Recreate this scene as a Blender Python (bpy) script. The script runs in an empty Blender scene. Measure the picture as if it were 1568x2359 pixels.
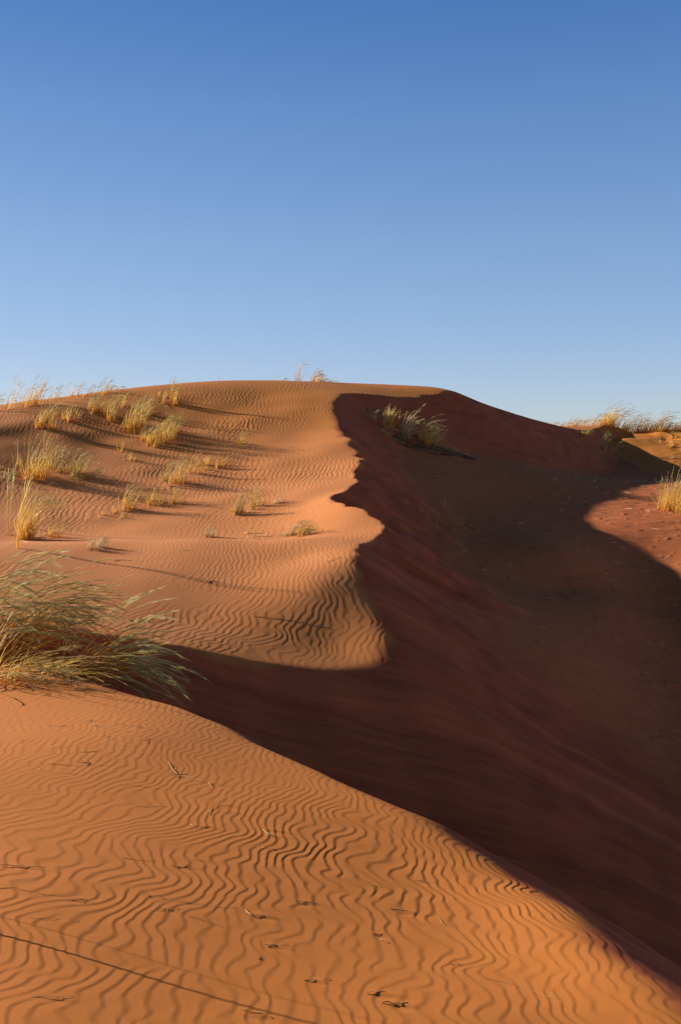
import bpy, math
import numpy as np

R = math.radians
rng = np.random.default_rng(11)
sc = bpy.context.scene
COL = sc.collection

# ------------------------------------------------------------------ camera
F = 995.0
PITCH = math.atan(42 / F)
CP, SP = math.cos(PITCH), math.sin(PITCH)


def ray(u, v):
    a, b = (u - 340) / F, (512 - v) / F
    return np.array([a, CP + b * SP, -SP + b * CP])


def pix(u, v, Y):
    d = ray(u, v)
    return d * (Y / d[1])


cam = bpy.data.cameras.new("camera")
cam.sensor_fit = 'VERTICAL'
cam.sensor_height = 36
cam.sensor_width = 24
cam.lens = F / 1024 * 36
cam.clip_start = 0.05
cam.clip_end = 20000
co = bpy.data.objects.new("camera", cam)
COL.objects.link(co)
co.rotation_euler = (math.pi / 2 - PITCH, 0, 0)
sc.camera = co

# ------------------------------------------------------------------ light
ELEV, AHEAD = 19.0, 27.0          # sun height; degrees in front of straight left
sdir = np.array([-math.cos(R(ELEV)) * math.cos(R(AHEAD)),
                 math.cos(R(ELEV)) * math.sin(R(AHEAD)), math.sin(R(ELEV))])
sl = bpy.data.lights.new("sun", 'SUN')
sl.energy = 5.0
sl.angle = R(0.53)
sl.color = (1.0, 0.93, 0.84)
so = bpy.data.objects.new("sun", sl)
COL.objects.link(so)
from mathutils import Vector, Matrix
so.rotation_euler = Vector(-sdir).to_track_quat('-Z', 'Y').to_euler()

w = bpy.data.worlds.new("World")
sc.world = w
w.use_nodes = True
nt = w.node_tree
nt.nodes.clear()
out = nt.nodes.new('ShaderNodeOutputWorld')
bg = nt.nodes.new('ShaderNodeBackground')
sky = nt.nodes.new('ShaderNodeTexSky')
sky.sky_type = 'NISHITA'
sky.sun_disc = False
sky.sun_elevation = R(ELEV)
sky.sun_rotation = R(-90 + AHEAD)
sky.altitude = 900
sky.air_density = 1.0
sky.dust_density = 0.4
sky.ozone_density = 2.0
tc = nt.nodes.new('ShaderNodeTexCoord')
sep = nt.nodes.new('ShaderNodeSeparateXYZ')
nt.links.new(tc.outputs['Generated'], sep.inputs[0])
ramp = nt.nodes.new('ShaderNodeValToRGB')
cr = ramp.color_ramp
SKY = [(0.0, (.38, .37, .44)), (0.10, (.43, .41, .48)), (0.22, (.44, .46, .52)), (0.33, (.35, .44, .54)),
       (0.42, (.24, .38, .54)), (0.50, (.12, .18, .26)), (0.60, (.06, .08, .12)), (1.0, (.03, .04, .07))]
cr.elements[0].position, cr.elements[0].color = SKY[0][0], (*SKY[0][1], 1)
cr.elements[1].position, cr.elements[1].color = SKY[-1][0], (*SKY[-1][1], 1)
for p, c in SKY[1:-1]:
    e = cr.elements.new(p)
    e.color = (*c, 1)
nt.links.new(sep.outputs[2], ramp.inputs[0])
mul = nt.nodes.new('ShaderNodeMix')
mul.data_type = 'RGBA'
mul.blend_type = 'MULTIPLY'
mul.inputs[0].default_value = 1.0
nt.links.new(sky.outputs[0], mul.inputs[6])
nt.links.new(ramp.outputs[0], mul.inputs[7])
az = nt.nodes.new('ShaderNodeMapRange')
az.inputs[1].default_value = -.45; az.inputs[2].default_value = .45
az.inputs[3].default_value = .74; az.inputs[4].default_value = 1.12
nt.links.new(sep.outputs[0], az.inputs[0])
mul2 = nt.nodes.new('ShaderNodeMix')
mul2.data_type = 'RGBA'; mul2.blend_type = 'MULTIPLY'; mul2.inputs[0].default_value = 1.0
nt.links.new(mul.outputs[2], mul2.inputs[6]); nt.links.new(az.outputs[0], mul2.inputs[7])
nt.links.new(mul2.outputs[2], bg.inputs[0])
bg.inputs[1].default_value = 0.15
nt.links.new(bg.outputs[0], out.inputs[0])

sc.view_settings.view_transform = 'Standard'
sc.view_settings.look = 'None'
sc.view_settings.exposure = 0.9
sc.view_settings.gamma = 1.0

# ------------------------------------------------------------------ noise tiles
def tile(n, scale_px, seed, aniso=1.0):
    """periodic smooth noise, unit variance; scale_px = blob size in cells"""
    g = np.random.default_rng(seed).standard_normal((n, n))
    k = np.fft.fftfreq(n)
    kx, ky = np.meshgrid(k, k)
    f = np.exp(-((kx * aniso) ** 2 + ky ** 2) * (scale_px * 1.6) ** 2)
    g = np.fft.ifft2(np.fft.fft2(g) * f).real
    return ((g - g.mean()) / g.std()).astype(np.float32)


def samp(T, fx, fy):
    """periodic cubic-ish (smoothed bilinear) sampling, T[row=y, col=x]"""
    n, m = T.shape
    ix, iy = np.floor(fx).astype(np.int64), np.floor(fy).astype(np.int64)
    tx, ty = fx - ix, fy - iy
    a = T[iy % n, ix % m]; b = T[iy % n, (ix + 1) % m]
    c = T[(iy + 1) % n, ix % m]; d = T[(iy + 1) % n, (ix + 1) % m]
    return (a * (1 - tx) + b * tx) * (1 - ty) + (c * (1 - tx) + d * tx) * ty


NT = tile(512, 8, 5)
NT2 = tile(512, 8, 6)


def noise(x, y, size, T=NT, ox=0.0):
    """noise with features of about `size` metres"""
    s = 8.0 / size
    return samp(T, x * s + 37.3 + ox, y * s + 91.7 + ox)


# ------------------------------------------------------------------ the big shape
CREST = [  # u, v, depth, softness of the brink (metres)
    (1180, 1330, 2.5, .2), (950, 1190, 3.0, .2), (790, 1085, 3.5, .2), (690, 990, 4.0, .2), (628, 952, 4.42, .18), (573, 913, 4.9, .15), (520, 877, 5.45, .14),
    (455, 835, 6.0, .12), (403, 807, 6.4, .09), (325, 774, 6.95, .07), (260, 744, 7.55, .06),
    (191, 711, 8.2, .05), (130, 692, 8.6, .05), (60, 676, 8.95, .05), (0, 666, 9.2, .05), (-110, 652, 9.9, .06),
    (-190, 636, 10.2, .06), (-150, 616, 10.4, .05), (-60, 613, 10.4, .04), (30, 623, 10.4, .03), (110, 634, 10.4, .03),
    (190, 648, 10.4, .03), (260, 662, 10.5, .05), (320, 669, 10.6, .08), (365, 667, 10.8, .10), (390, 650, 11.1, .16),
    (385, 618, 11.7, .18), (369, 588, 12.3, .15), (356, 560, 12.9, .10), (357, 549, 13.5, .06), (366, 542, 14.1, .03),
    (382, 533, 14.7, .03), (385, 525, 15.1, .03), (374, 516, 15.5, .03), (352, 505, 16.1, .03), (331, 498, 17.0, .03),
    (343, 490, 17.8, .04), (355, 480, 18.6, .05), (357, 468, 19.6, .05), (361, 459, 20.4, .05), (352, 446, 21.6, .07),
    (343, 430, 23.2, .10), (336, 414, 24.8, .12), (334, 400, 26.4, .10), (345, 393, 27.6, .08), (370, 394.5, 28.0, .08),
    (400, 397, 28.6, .08), (430, 395, 29.4, .07), (453, 391.5, 30.2, .05), (477, 401, 30.6, .05), (520, 415.5, 31.6, .06),
    (564, 427, 33.2, .06), (583, 430, 34.4, .06), (596, 428, 35.6, .06), (605, 425, 36.8, .06), (618, 427, 39.5, .1),
    (640, 440, 46, .2)]
WP = [  # windward side: u, v, depth
    (-300, 1024, 3.2), (-150, 1024, 3.25), (0, 1024, 3.3), (170, 1024, 3.45), (340, 1024, 3.6), (510, 1024, 3.75), (640, 1024, 3.85),
    (0, 1300, 2.15), (340, 1300, 2.3), (680, 1300, 2.35), (-500, 1000, 3.4), (-300, 800, 5.3),
    (0, 900, 4.25), (170, 900, 4.5), (340, 900, 4.85), (480, 915, 4.9), (560, 950, 4.5),
    (0, 800, 5.6), (160, 790, 6.1), (280, 800, 6.2), (0, 730, 7.2), (140, 735, 7.2), (-200, 700, 8.6),
    (-200, 590, 12), (0, 598, 11.7), (100, 608, 11.6), (190, 622, 11.5), (290, 636, 11.35), (340, 638, 11.4),
    (60, 575, 12.9), (160, 575, 12.9), (250, 580, 12.7), (320, 585, 12.3), (110, 556, 13.8), (300, 556, 13.5),
    (-150, 545, 14.8), (0, 543, 14.7), (100, 542, 14.6), (200, 539, 14.6), (300, 539.5, 14.3), (345, 541, 14.1),
    (0, 543, 15.7), (100, 541, 15.7), (200, 539.5, 15.8), (290, 538, 15.5), (350, 532, 15.0),
    (300, 512, 16.8), (200, 512, 17.6), (100, 505, 18.3), (0, 493, 19), (-150, 480, 19),
    (310, 490, 18.3), (250, 482, 19.6), (170, 478, 20), (90, 468, 20.6), (0, 455, 21), (-150, 440, 21),
    (310, 462, 20.6), (230, 455, 21.5), (160, 446, 22.3), (80, 440, 22.6), (310, 436, 23.2), (230, 428, 24), (150, 421, 24.6),
    (0, 424, 23), (70, 416, 24.2), (-150, 420, 22.5),
    (0, 411, 24.6), (60, 403, 25.6), (120, 392, 27.2), (170, 386, 28.2), (225, 381.5, 29.2), (300, 382, 30), (345, 384, 30.6),
    (400, 385.5, 31), (438, 388, 31), (270, 392, 27.6), (200, 400, 26.4), (290, 408, 25.6),
    (-150, 416, 25), (-150, 430, 32), (0, 425, 32), (120, 410, 35), (250, 402, 37), (400, 402, 37), (500, 420, 37),
    (560, 436, 40), (300, 440, 50), (-200, 450, 50), (600, 455, 50)]
FP = [  # hollow on the lee side: u, v, depth
    (434, 451, 26.2), (520, 465, 27), (629, 480, 28.2), (690, 480, 27.0), (590, 520, 20.8), (605, 505, 22.4), (620, 493, 23.9), (680, 482, 25.8), (500, 500, 22.0), (430, 480, 22.5),
    (480, 536, 18.8), (560, 550, 18.0), (560, 520, 20.6), (600, 535, 19.5), (640, 530, 20.1), (640, 549, 19.1), (640, 558, 18.7), (680, 581, 17.75), (680, 605, 16.9), (680, 635, 15.8), (670, 500, 23.3),
    (680, 540, 19.6), (740, 540, 19.5), (740, 505, 22.5), (740, 590, 16.6), (600, 605, 16.0), (560, 590, 16.8), (680, 665, 14.8), (680, 725, 13.0), (680, 800, 11.5), (680, 900, 10.5), (900, 800, 11), (900, 1100, 8),
    (560, 660, 13.3), (500, 760, 11), (400, 800, 10.2), (200, 790, 9.9), (0, 760, 10.6),
    (900, 500, 24), (1000, 620, 14), (610, 455, 33), (605, 440, 35.2), (624, 438, 34.5), (640, 446, 33.7), (660, 457, 32.2), (680, 464, 31.2),
    (640, 432, 37), (680, 431, 37), (760, 428, 36.5), (900, 420, 36), (720, 450, 33.4), (800, 470, 32),
    (640, 436, 42), (760, 432, 42), (900, 426, 42), (640, 455, 50), (900, 450, 50), (650, 437, 35.4), (690, 437, 35.0)]


def spline(P, m=5):
    P = np.asarray(P, float)
    Q = np.vstack([2 * P[0] - P[1], P, 2 * P[-1] - P[-2]])
    outp = []
    for i in range(1, len(Q) - 2):
        for k in range(m):
            t = k / m
            a, b, c, d = Q[i - 1], Q[i], Q[i + 1], Q[i + 2]
            outp.append(.5 * (2 * b + (c - a) * t + (2 * a - 5 * b + 4 * c - d) * t * t + (3 * b - a - 3 * c + d) * t ** 3))
    outp.append(P[-1])
    return np.array(outp)


cr3 = np.array([list(pix(u, v, Y)) + [s] for u, v, Y, s in CREST])
crs = spline(cr3, 4)


def tps(P, X, Y, reg=1e-3):
    P = np.asarray(P, float)
    n = len(P)
    def U(r2):
        return r2 * np.log(r2 + 1e-9)
    D = ((P[:, None, :2] - P[None, :, :2]) ** 2).sum(-1)
    A = np.zeros((n + 3, n + 3))
    A[:n, :n] = U(D) + np.eye(n) * reg
    A[:n, n] = 1; A[:n, n + 1:] = P[:, :2]
    A[n, :n] = 1; A[n + 1:, :n] = P[:, :2].T
    s = np.linalg.solve(A, np.concatenate([P[:, 2], [0, 0, 0]]))
    Z = (s[n] + s[n + 1] * X + s[n + 2] * Y).astype(np.float32)
    for i in range(n):
        Z += (s[i] * U((X - P[i, 0]) ** 2 + (Y - P[i, 1]) ** 2)).astype(np.float32)
    return Z


GX0, GX1, GY0, GY1, GS = -16.0, 22.0, 0.0, 52.0, 0.06
gx = np.arange(GX0, GX1 + GS / 2, GS)
gy = np.arange(GY0, GY1 + GS / 2, GS)
X, Y = np.meshgrid(gx, gy)
X = X.astype(np.float32); Y = Y.astype(np.float32)
wp = [pix(*p) for p in WP] + [c[:3] for c in cr3[1:-1]]
W = tps(wp, X, Y, 2e-3)
Fl = tps([pix(*p) for p in FP], X, Y, 1e-2)
W += .013 * noise(X, Y, 2.6) * np.clip((Y - 15.5) / 3, 0, 1) * np.clip((29 - Y) / 4, 0, 1)
W += .012 * noise(X, Y, .9, NT2) * np.clip((Y - 15.5) / 3, 0, 1) * np.clip((29 - Y) / 4, 0, 1)
Fl += .03 * noise(X, Y, 2.6, NT2)
# gullied foot of the sunlit wall on the far right
Fl += (.10 * noise(X * 2.5, Y, 1.0) * np.exp(-((X - 12.2) / 1.0) ** 2 - ((Y - 35.0) / 1.8) ** 2))

# windward side = inside the polygon crest + far closure
poly = np.vstack([crs[:, :2], [(30, 60), (-40, 60), (-40, -5), (crs[0, 0], -5)]])
# a slightly ragged brink
rag = np.clip((Y - 8) / 6, 0, 1)
XT, YT = X, Y
X = X + .018 * noise(X, Y, .30) + rag * (.030 * noise(X, Y, .55, NT2) + .024 * noise(X, Y, .25))
Y = Y + rag * .02 * noise(XT, YT, .5, NT2, 70)
inside = np.zeros(X.shape, bool)
for i in range(len(poly)):
    (x1, y1), (x2, y2) = poly[i], poly[(i + 1) % len(poly)]
    if y1 == y2:
        continue
    c = ((y1 > Y) != (y2 > Y)) & (X < (x2 - x1) * (Y - y1) / (y2 - y1) + x1)
    inside ^= c
REPOSE = .67
LEE = np.full(X.shape, -99, np.float32)
DM = np.full(X.shape, 99, np.float32)
SOFT = np.zeros(X.shape, np.float32)
for i in range(len(crs) - 1):
    a, b = crs[i], crs[i + 1]
    d = b[:2] - a[:2]
    t = np.clip(((X - a[0]) * d[0] + (Y - a[1]) * d[1]) / (d @ d), 0, 1)
    r = np.sqrt((X - a[0] - t * d[0]) ** 2 + (Y - a[1] - t * d[1]) ** 2)
    z = a[2] + (b[2] - a[2]) * t - REPOSE * r
    LEE = np.maximum(LEE, z)
    nb = r < DM
    DM = np.where(nb, r, DM)
    SOFT = np.where(nb, a[3] + (b[3] - a[3]) * t, SOFT)
X, Y = XT, YT
k = .22
hh = np.maximum(k - np.abs(LEE - Fl), 0) / k
LF = np.maximum(LEE, Fl) + hh * hh * k * .25
H = np.where(inside, W, LF).astype(np.float64)


def blur(A, sig):
    n = int(3 * sig / GS) + 1
    kk = np.exp(-.5 * (np.arange(-n, n + 1) * GS / sig) ** 2); kk /= kk.sum()
    B = np.pad(A, n, mode='edge')
    B = sum(kk[i] * B[i:i + A.shape[0], :] for i in range(2 * n + 1))
    return sum(kk[i] * B[:, i:i + A.shape[1]] for i in range(2 * n + 1))


LV = [.035, .09, .18, .36]
B = [blur(H, s) for s in LV]
sm = SOFT * np.clip(1.6 - DM / (SOFT * 3 + .15), 0, 1)
sm = blur(sm, .15)
H2 = B[0].copy()
for i in range(len(LV) - 1):
    t = np.clip((sm - LV[i]) / (LV[i + 1] - LV[i]), 0, 1)
    H2 = H2 * (1 - t) + B[i + 1] * t
H = H2
LEEM = np.where(inside, 0, 1).astype(np.float64)
side = blur(LEEM, .05)
leeface = blur(LEEM * (LEE > Fl - .05), .12)        # slip faces proper
floorm = blur(LEEM * (LEE <= Fl), .25)
# signed distance (positive on the windward side)
SD = np.where(inside, DM, -DM)


def cub(A, x, y):
    fx = (np.clip(x, GX0 + 2 * GS, GX1 - 3 * GS) - GX0) / GS
    fy = (np.clip(y, GY0 + 2 * GS, GY1 - 3 * GS) - GY0) / GS
    ix, iy = np.floor(fx).astype(np.int64), np.floor(fy).astype(np.int64)
    tx, ty = fx - ix, fy - iy
    def wts(t):
        return [(-t + 2 * t * t - t ** 3) * .5, (2 - 5 * t * t + 3 * t ** 3) * .5, (t + 4 * t * t - 3 * t ** 3) * .5, (-t * t + t ** 3) * .5]
    wx, wy = wts(tx), wts(ty)
    r = 0
    for j in range(4):
        r = r + wy[j] * sum(wx[i] * A[iy + j - 1, ix + i - 1] for i in range(4))
    return r


def lin(A, x, y):
    fx = (np.clip(x, GX0 + GS, GX1 - 2 * GS) - GX0) / GS
    fy = (np.clip(y, GY0 + GS, GY1 - 2 * GS) - GY0) / GS
    return samp(A, fx, fy)


# ------------------------------------------------------------------ wind ripples
NR, DR = 1536, .0100         # 15.36 m periodic tile
LAM = .105
g = np.random.default_rng(3).standard_normal((NR, NR))
kf = np.fft.fftfreq(NR, DR)
KX, KY = np.meshgrid(kf, kf)
k0 = 1 / LAM
band = np.exp(-((KX - k0) / (k0 * .20)) ** 2 - (KY / (k0 * .42)) ** 2)
for it in range(2):
    z = np.fft.ifft2(np.fft.fft2(g) * band)
    g = np.tanh(2.2 * z.real / np.abs(z).std() / 1.2)
z = np.fft.ifft2(np.fft.fft2(g) * band)
ZR = (z / np.abs(z).mean()).astype(np.complex64)


def ripple(x, y):
    # bending of the ripple lines: broad swings and small kinks
    far_ = np.clip((y - 8) / 8, 0, 1)
    wx = x + (.09 - .0 * far_) * noise(x, y, 1.9, NT2) + .24 * np.clip(x - .4, -2.4, 1.6) * np.tanh((y - 6.0 + 1.5 * np.clip(x, 0, 1)) / 1.2) * (y < 9.6) + .20 * np.clip(x, -3.5, .8) * np.tanh((y - 12.2) / 1.2) * ((y >= 9.6) & (y < 15)) + (.042 - .010 * far_) * noise(x * .8, y * 1.5, .7) + (.032 - .008 * far_) * noise(x * .8, y * 1.2, .24, NT2, 9) + .006 * noise(x, y, .08, NT, 3)
    wy = y + .20 * noise(x, y, 1.6, NT, 50)
    s = np.where(y < 9.6, 1.52, np.where(y < 15, 1.30, 1.05))
    zz = samp(ZR, wx * s / DR, wy * s / DR)
    ph = np.angle(zz) + .35 * noise(x, y, .12, NT, 60)
    am = np.clip(np.abs(zz) * 1.1, 0, 1)
    # gentle windward, steep lee profile (lee towards +x)
    return -am * np.sin(ph + .6 * np.sin(ph))


def height(x, y, fine=True):
    h = cub(H, x, y)
    if not fine:
        return h
    sd = lin(SD, x, y)
    lee = lin(leeface, x, y)
    fl = lin(floorm, x, y)
    amp = np.clip((sd + .02 + .8 * lin(SOFT, x, y)) / .16, 0, 1)
    # broad patches of stronger / weaker rippling
    amp = amp * np.clip(.95 + .30 * noise(x, y, 1.1, NT, 7), .45, 1.4)
    base = np.where(y < 9.6, .00104, .00125) + np.clip((y - 14) / 6, 0, 1) * .0022
    amp = amp * np.where(y < 15, np.where(y < 9.6, np.clip(1.0 + .22 * x, .85, 1.5), np.clip(.95 - .12 * (x + 1), .7, 1.1)), 1) * base * np.where((y > 14.9) & (y < 26), np.clip(.65 + .5 * noise(x, y, 2.4, NT2, 30), .25, 1.2), 1)
    h = h + amp * ripple(x, y)
    for (cx, cy, hl_, hw_, hz_) in DENTS:
        m_ = (np.abs(x - cx) < .9) & (np.abs(y - cy) < .25)
        if m_.any():
            dx_, dy_ = x[m_] - cx, y[m_] - cy
            dy2 = dy_ + .25 * dx_ * .3
            tail = np.where(dx_ < 0, hl_ * .45, hl_)
            h[m_] += hz_ * (np.exp(-(dx_ / tail) ** 2 - (dy2 / hw_) ** 2) - .8 * np.exp(-(dx_ / tail) ** 2 - ((dy2 + hw_ * 1.5) / hw_) ** 2))
    # streaks running down the slip face
    c = -x * .17 + y * .985
    a = x * .985 + y * .17
    st = noise(c, a * .05, .30) * .008 + noise(c, a * .04, .09, NT2) * .0035 + np.clip(noise(c, a * .12, .6, NT, 20) - .8, 0, 1) * .02
    h = h + st * lee * np.clip(-sd / .6, 0, 1)
    h = h + fl * (.003 * noise(x, y * 1.6, .35) + .018 * np.clip(noise(x, y * 2.2, .16, NT2) - 1.5, 0, 1))
    return h


# ------------------------------------------------------------------ ground lookup
def ground(x, y):
    return float(cub(H, np.array([x]), np.array([y]))[0])


TY = np.exp(np.linspace(math.log(2.8), math.log(48), 1400))


def at(u, v):
    """where the line of sight through a picture point first meets the sand"""
    d = ray(u, v)
    t = TY / d[1]
    px, py, pz = d[0] * t, d[1] * t, d[2] * t
    hz = cub(H, px, py)
    hit = np.nonzero(pz <= hz)[0]
    if not len(hit):
        i = int(np.argmin(pz - hz))            # grazes a skyline: stand on it
    else:
        i = int(hit[0])
    return np.array([px[i], py[i], hz[i]])



def _z4(x, y): return x * .2229, 674 + y * .2229
def _z5(x, y): return 324.6 + x * .22664, 674 + y * .22664
DENTS = []
for (f_, x_, y_, l_, h_) in [(_z4, 260, 228, 60, 1), (_z4, 560, 258, 60, 1), (_z4, 300, 322, 50, 1), (_z4, 410, 350, 50, 1), (_z4, 255, 404, 60, 2.2), (_z4, 440, 408, 40, 1),
        (_z4, 290, 442, 60, 1), (_z4, 180, 312, 40, .6), (_z4, 620, 500, 70, 1.2), (_z4, 960, 494, 50, 1.4), (_z4, 1030, 592, 50, 1), (_z4, 910, 682, 60, 1), (_z4, 1230, 702, 60, 1.4),
        (_z4, 1240, 730, 40, .8), (_z4, 100, 864, 110, 1.2), (_z4, 830, 866, 50, 1.2), (_z4, 900, 836, 70, .8), (_z4, 350, 1016, 50, 1), (_z4, 760, 1058, 60, .8), (_z4, 1170, 1084, 70, 1.8),
        (_z4, 1370, 1024, 50, 1.4), (_z4, 1230, 1220, 50, 1.2), (_z4, 1150, 1532, 80, 1.2), (_z4, 250, 1454, 90, .7), (_z4, 1420, 1376, 50, 1), (_z4, 550, 322, 40, .8), (_z4, 670, 360, 40, .6),
        (_z5, 350, 1050, 60, 1.6), (_z5, 530, 1104, 50, .8), (_z5, 225, 1150, 40, 1), (_z5, 250, 1408, 70, 1.6), (_z5, 320, 1456, 60, 1.6), (_z5, 430, 918, 40, .8), (_z5, 400, 1100, 40, .6)]:
    p_ = at(*f_(x_, y_))
    DENTS.append((p_[0], p_[1], l_ * .2229 * p_[1] / F * 1.2, .017 * (.7 + .3 * h_),   .0020 * h_))

# sand heaped up round the bush on the shaded face
mb = at(324.6 + 395 * .2266, 349.6 + 400 * .2266)
H += .26 * np.exp(-((X - mb[0]) / 1.0) ** 2 - ((Y - mb[1] - .1) / .8) ** 2)
# ------------------------------------------------------------------ terrain mesh
def cum(parts):
    return np.unique(np.concatenate(parts))


sx = cum([np.linspace(-.41, .41, 880), np.linspace(-.8, -.41, 120), np.linspace(.41, .8, 80), np.linspace(-3.5, -.8, 50), np.linspace(.8, 3.5, 40)])
ly = np.exp(np.linspace(math.log(2.6), math.log(16), 900))
ly2 = np.exp(np.linspace(math.log(16), math.log(50), 560))
ly3 = np.exp(np.linspace(math.log(50), math.log(6000), 60))
ly0 = np.linspace(1.0, 2.6, 40)
yy = cum([ly0, ly, ly2, ly3])
SX, YY = np.meshgrid(sx, yy)
XX = SX * YY
HZ = np.empty_like(XX)
for i in range(0, len(yy), 100):
    HZ[i:i + 100] = height(XX[i:i + 100], YY[i:i + 100])
far = np.clip((YY - 46) / 12, 0, 1)
far = np.maximum(far, np.clip((np.abs(XX - 3) - 17) / 8, 0, 1))
far = far * far * (3 - 2 * far)
HZ = HZ * (1 - far) + (-4 + .8 * noise(XX, YY, 30) + np.clip((YY - 60) / 400, 0, 1) * 0) * far
nr, nc = XX.shape
verts = np.stack([XX, YY, HZ], -1).reshape(-1, 3)
idx = np.arange(nr * nc).reshape(nr, nc)
quads = np.stack([idx[:-1, :-1], idx[:-1, 1:], idx[1:, 1:], idx[1:, :-1]], -1).reshape(-1, 4)
# the same sand, coarser, under and behind the camera
bx = np.linspace(-40, 40, 161)
by = np.concatenate([np.linspace(-40, -4, 37)[:-1], np.linspace(-4, 1.0, 40)])
BX, BY = np.meshgrid(bx, by)
BZ = cub(H, BX, np.maximum(BY, 1.0)) - .01
fb = np.clip((np.abs(BX - 3) - 17) / 8, 0, 1)
BZ = BZ * (1 - fb) - 4 * fb
bidx = np.arange(BX.size).reshape(BX.shape) + len(verts)
verts = np.vstack([verts, np.stack([BX, BY, BZ], -1).reshape(-1, 3)])
quads = np.vstack([quads, np.stack([bidx[:-1, :-1], bidx[:-1, 1:], bidx[1:, 1:], bidx[1:, :-1]], -1).reshape(-1, 4)])


def mesh_np(name, v, q, mats, attrs=None, smooth=True):
    me = bpy.data.meshes.new(name)
    v = np.ascontiguousarray(v, np.float32)
    q = np.ascontiguousarray(q, np.int32)
    me.vertices.add(len(v)); me.vertices.foreach_set('co', v.ravel())
    me.loops.add(q.size); me.loops.foreach_set('vertex_index', q.ravel())
    me.polygons.add(len(q))
    me.polygons.foreach_set('loop_start', np.arange(0, q.size, q.shape[1], dtype=np.int32))
    me.polygons.foreach_set('loop_total', np.full(len(q), q.shape[1], np.int32))
    if smooth:
        me.polygons.foreach_set('use_smooth', np.ones(len(q), bool))
    me.update(calc_edges=True)
    for k_, a_ in (attrs or {}).items():
        at_ = me.attributes.new(k_, 'FLOAT', 'POINT')
        at_.data.foreach_set('value', np.ascontiguousarray(a_, np.float32))
    for m in mats:
        me.materials.append(m)
    return me


class N:
    """tiny node helper"""
    def __init__(s, name):
        s.m = bpy.data.materials.new(name); s.m.use_nodes = True
        s.t = s.m.node_tree; s.t.nodes.clear()
    def n(s, ty, **kw):
        nd = s.t.nodes.new(ty)
        for k_, v_ in kw.items():
            if k_.startswith('i_'):
                nd.inputs[k_[2:].replace('_', ' ')].default_value = v_
            else:
                setattr(nd, k_, v_)
        return nd
    def l(s, a, b):
        s.t.links.new(a, b)
    def math(s, op, a, b=None):
        nd = s.n('ShaderNodeMath', operation=op)
        for i, q_ in enumerate((a, b)):
            if q_ is None: continue
            if isinstance(q_, (int, float)): nd.inputs[i].default_value = q_
            else: s.l(q_, nd.inputs[i])
        return nd.outputs[0]
    def mix(s, f, a, b, mode='MIX'):
        nd = s.n('ShaderNodeMix', data_type='RGBA', blend_type=mode)
        for i, q_ in ((0, f), (6, a), (7, b)):
            if isinstance(q_, (int, float)): nd.inputs[i].default_value = q_
            elif isinstance(q_, tuple): nd.inputs[i].default_value = (*q_, 1)
            else: s.l(q_, nd.inputs[i])
        return nd.outputs[2]
    def noise(s, vec, scale, detail=2.0, rough=.5):
        nd = s.n('ShaderNodeTexNoise')
        nd.inputs['Scale'].default_value = scale; nd.inputs['Detail'].default_value = detail
        nd.inputs['Roughness'].default_value = rough
        s.l(vec, nd.inputs['Vector'])
        return nd.outputs['Fac']
    def ramp(s, f, p0, p1):
        nd = s.n('ShaderNodeMapRange')
        nd.inputs[1].default_value = p0; nd.inputs[2].default_value = p1
        s.l(f, nd.inputs[0])
        return nd.outputs[0]


# sand
S = N('red_dune_sand')
geo = S.n('ShaderNodeNewGeometry')
pos = geo.outputs['Position']
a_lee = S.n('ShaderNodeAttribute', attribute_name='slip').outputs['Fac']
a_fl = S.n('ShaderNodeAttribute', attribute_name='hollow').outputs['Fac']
mp = S.n('ShaderNodeMapping')
mp.inputs['Rotation'].default_value = (0, 0, -R(10))
mp.inputs['Scale'].default_value = (.05, 1.0, .0)
S.l(pos, mp.inputs['Vector'])
big = S.noise(pos, .22, 2)
mid = S.noise(pos, 2.3, 3)
fine = S.noise(pos, 420, 2, .7)
fine2 = S.noise(pos, 130, 3, .75)
base = S.mix(S.ramp(big, .38, .62), (.580, .188, .037), (.570, .192, .044))
ysep = S.n('ShaderNodeSeparateXYZ'); S.l(pos, ysep.inputs[0])
wob = S.math('ADD', ysep.outputs[1], S.math('MULTIPLY', S.noise(pos, .35, 2), 3.0))
base = S.mix(S.ramp(wob, 10.5, 14.0), base, (.610, .226, .076))      # paler, pinker from the middle distance
base = S.mix(S.ramp(wob, 21.0, 27.0), base, (.500, .172, .029))      # deeper golden towards the summit and beyond
base = S.mix(S.math('MULTIPLY', S.ramp(mid, .3, .7), .35), base, (.53, .170, .030))
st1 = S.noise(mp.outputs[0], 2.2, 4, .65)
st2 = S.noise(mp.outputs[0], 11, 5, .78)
lee = S.mix(S.ramp(st1, .35, .66), (.30, .062, .024), (.58, .150, .054))  # sorted-sand streaks; whole face darkened and reddened, shade put into the colour
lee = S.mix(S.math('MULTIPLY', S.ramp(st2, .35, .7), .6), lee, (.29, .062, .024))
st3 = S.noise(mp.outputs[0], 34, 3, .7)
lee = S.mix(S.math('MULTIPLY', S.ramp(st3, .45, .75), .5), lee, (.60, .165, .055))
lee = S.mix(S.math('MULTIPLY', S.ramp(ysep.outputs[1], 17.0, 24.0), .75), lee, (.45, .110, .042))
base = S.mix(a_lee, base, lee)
mp2 = S.n('ShaderNodeMapping'); mp2.inputs['Scale'].default_value = (1.0, 2.2, 1.0); S.l(pos, mp2.inputs['Vector'])
cru = S.noise(mp2.outputs[0], 5.5, 5, .72)
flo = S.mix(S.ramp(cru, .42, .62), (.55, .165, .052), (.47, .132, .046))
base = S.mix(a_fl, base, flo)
grain = S.math('ADD', .68, S.math('MULTIPLY', fine, .64))
grain = S.math('MULTIPLY', grain, S.math('ADD', .88, S.math('MULTIPLY', fine2, .24)))
comb = S.n('ShaderNodeCombineColor')
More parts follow.
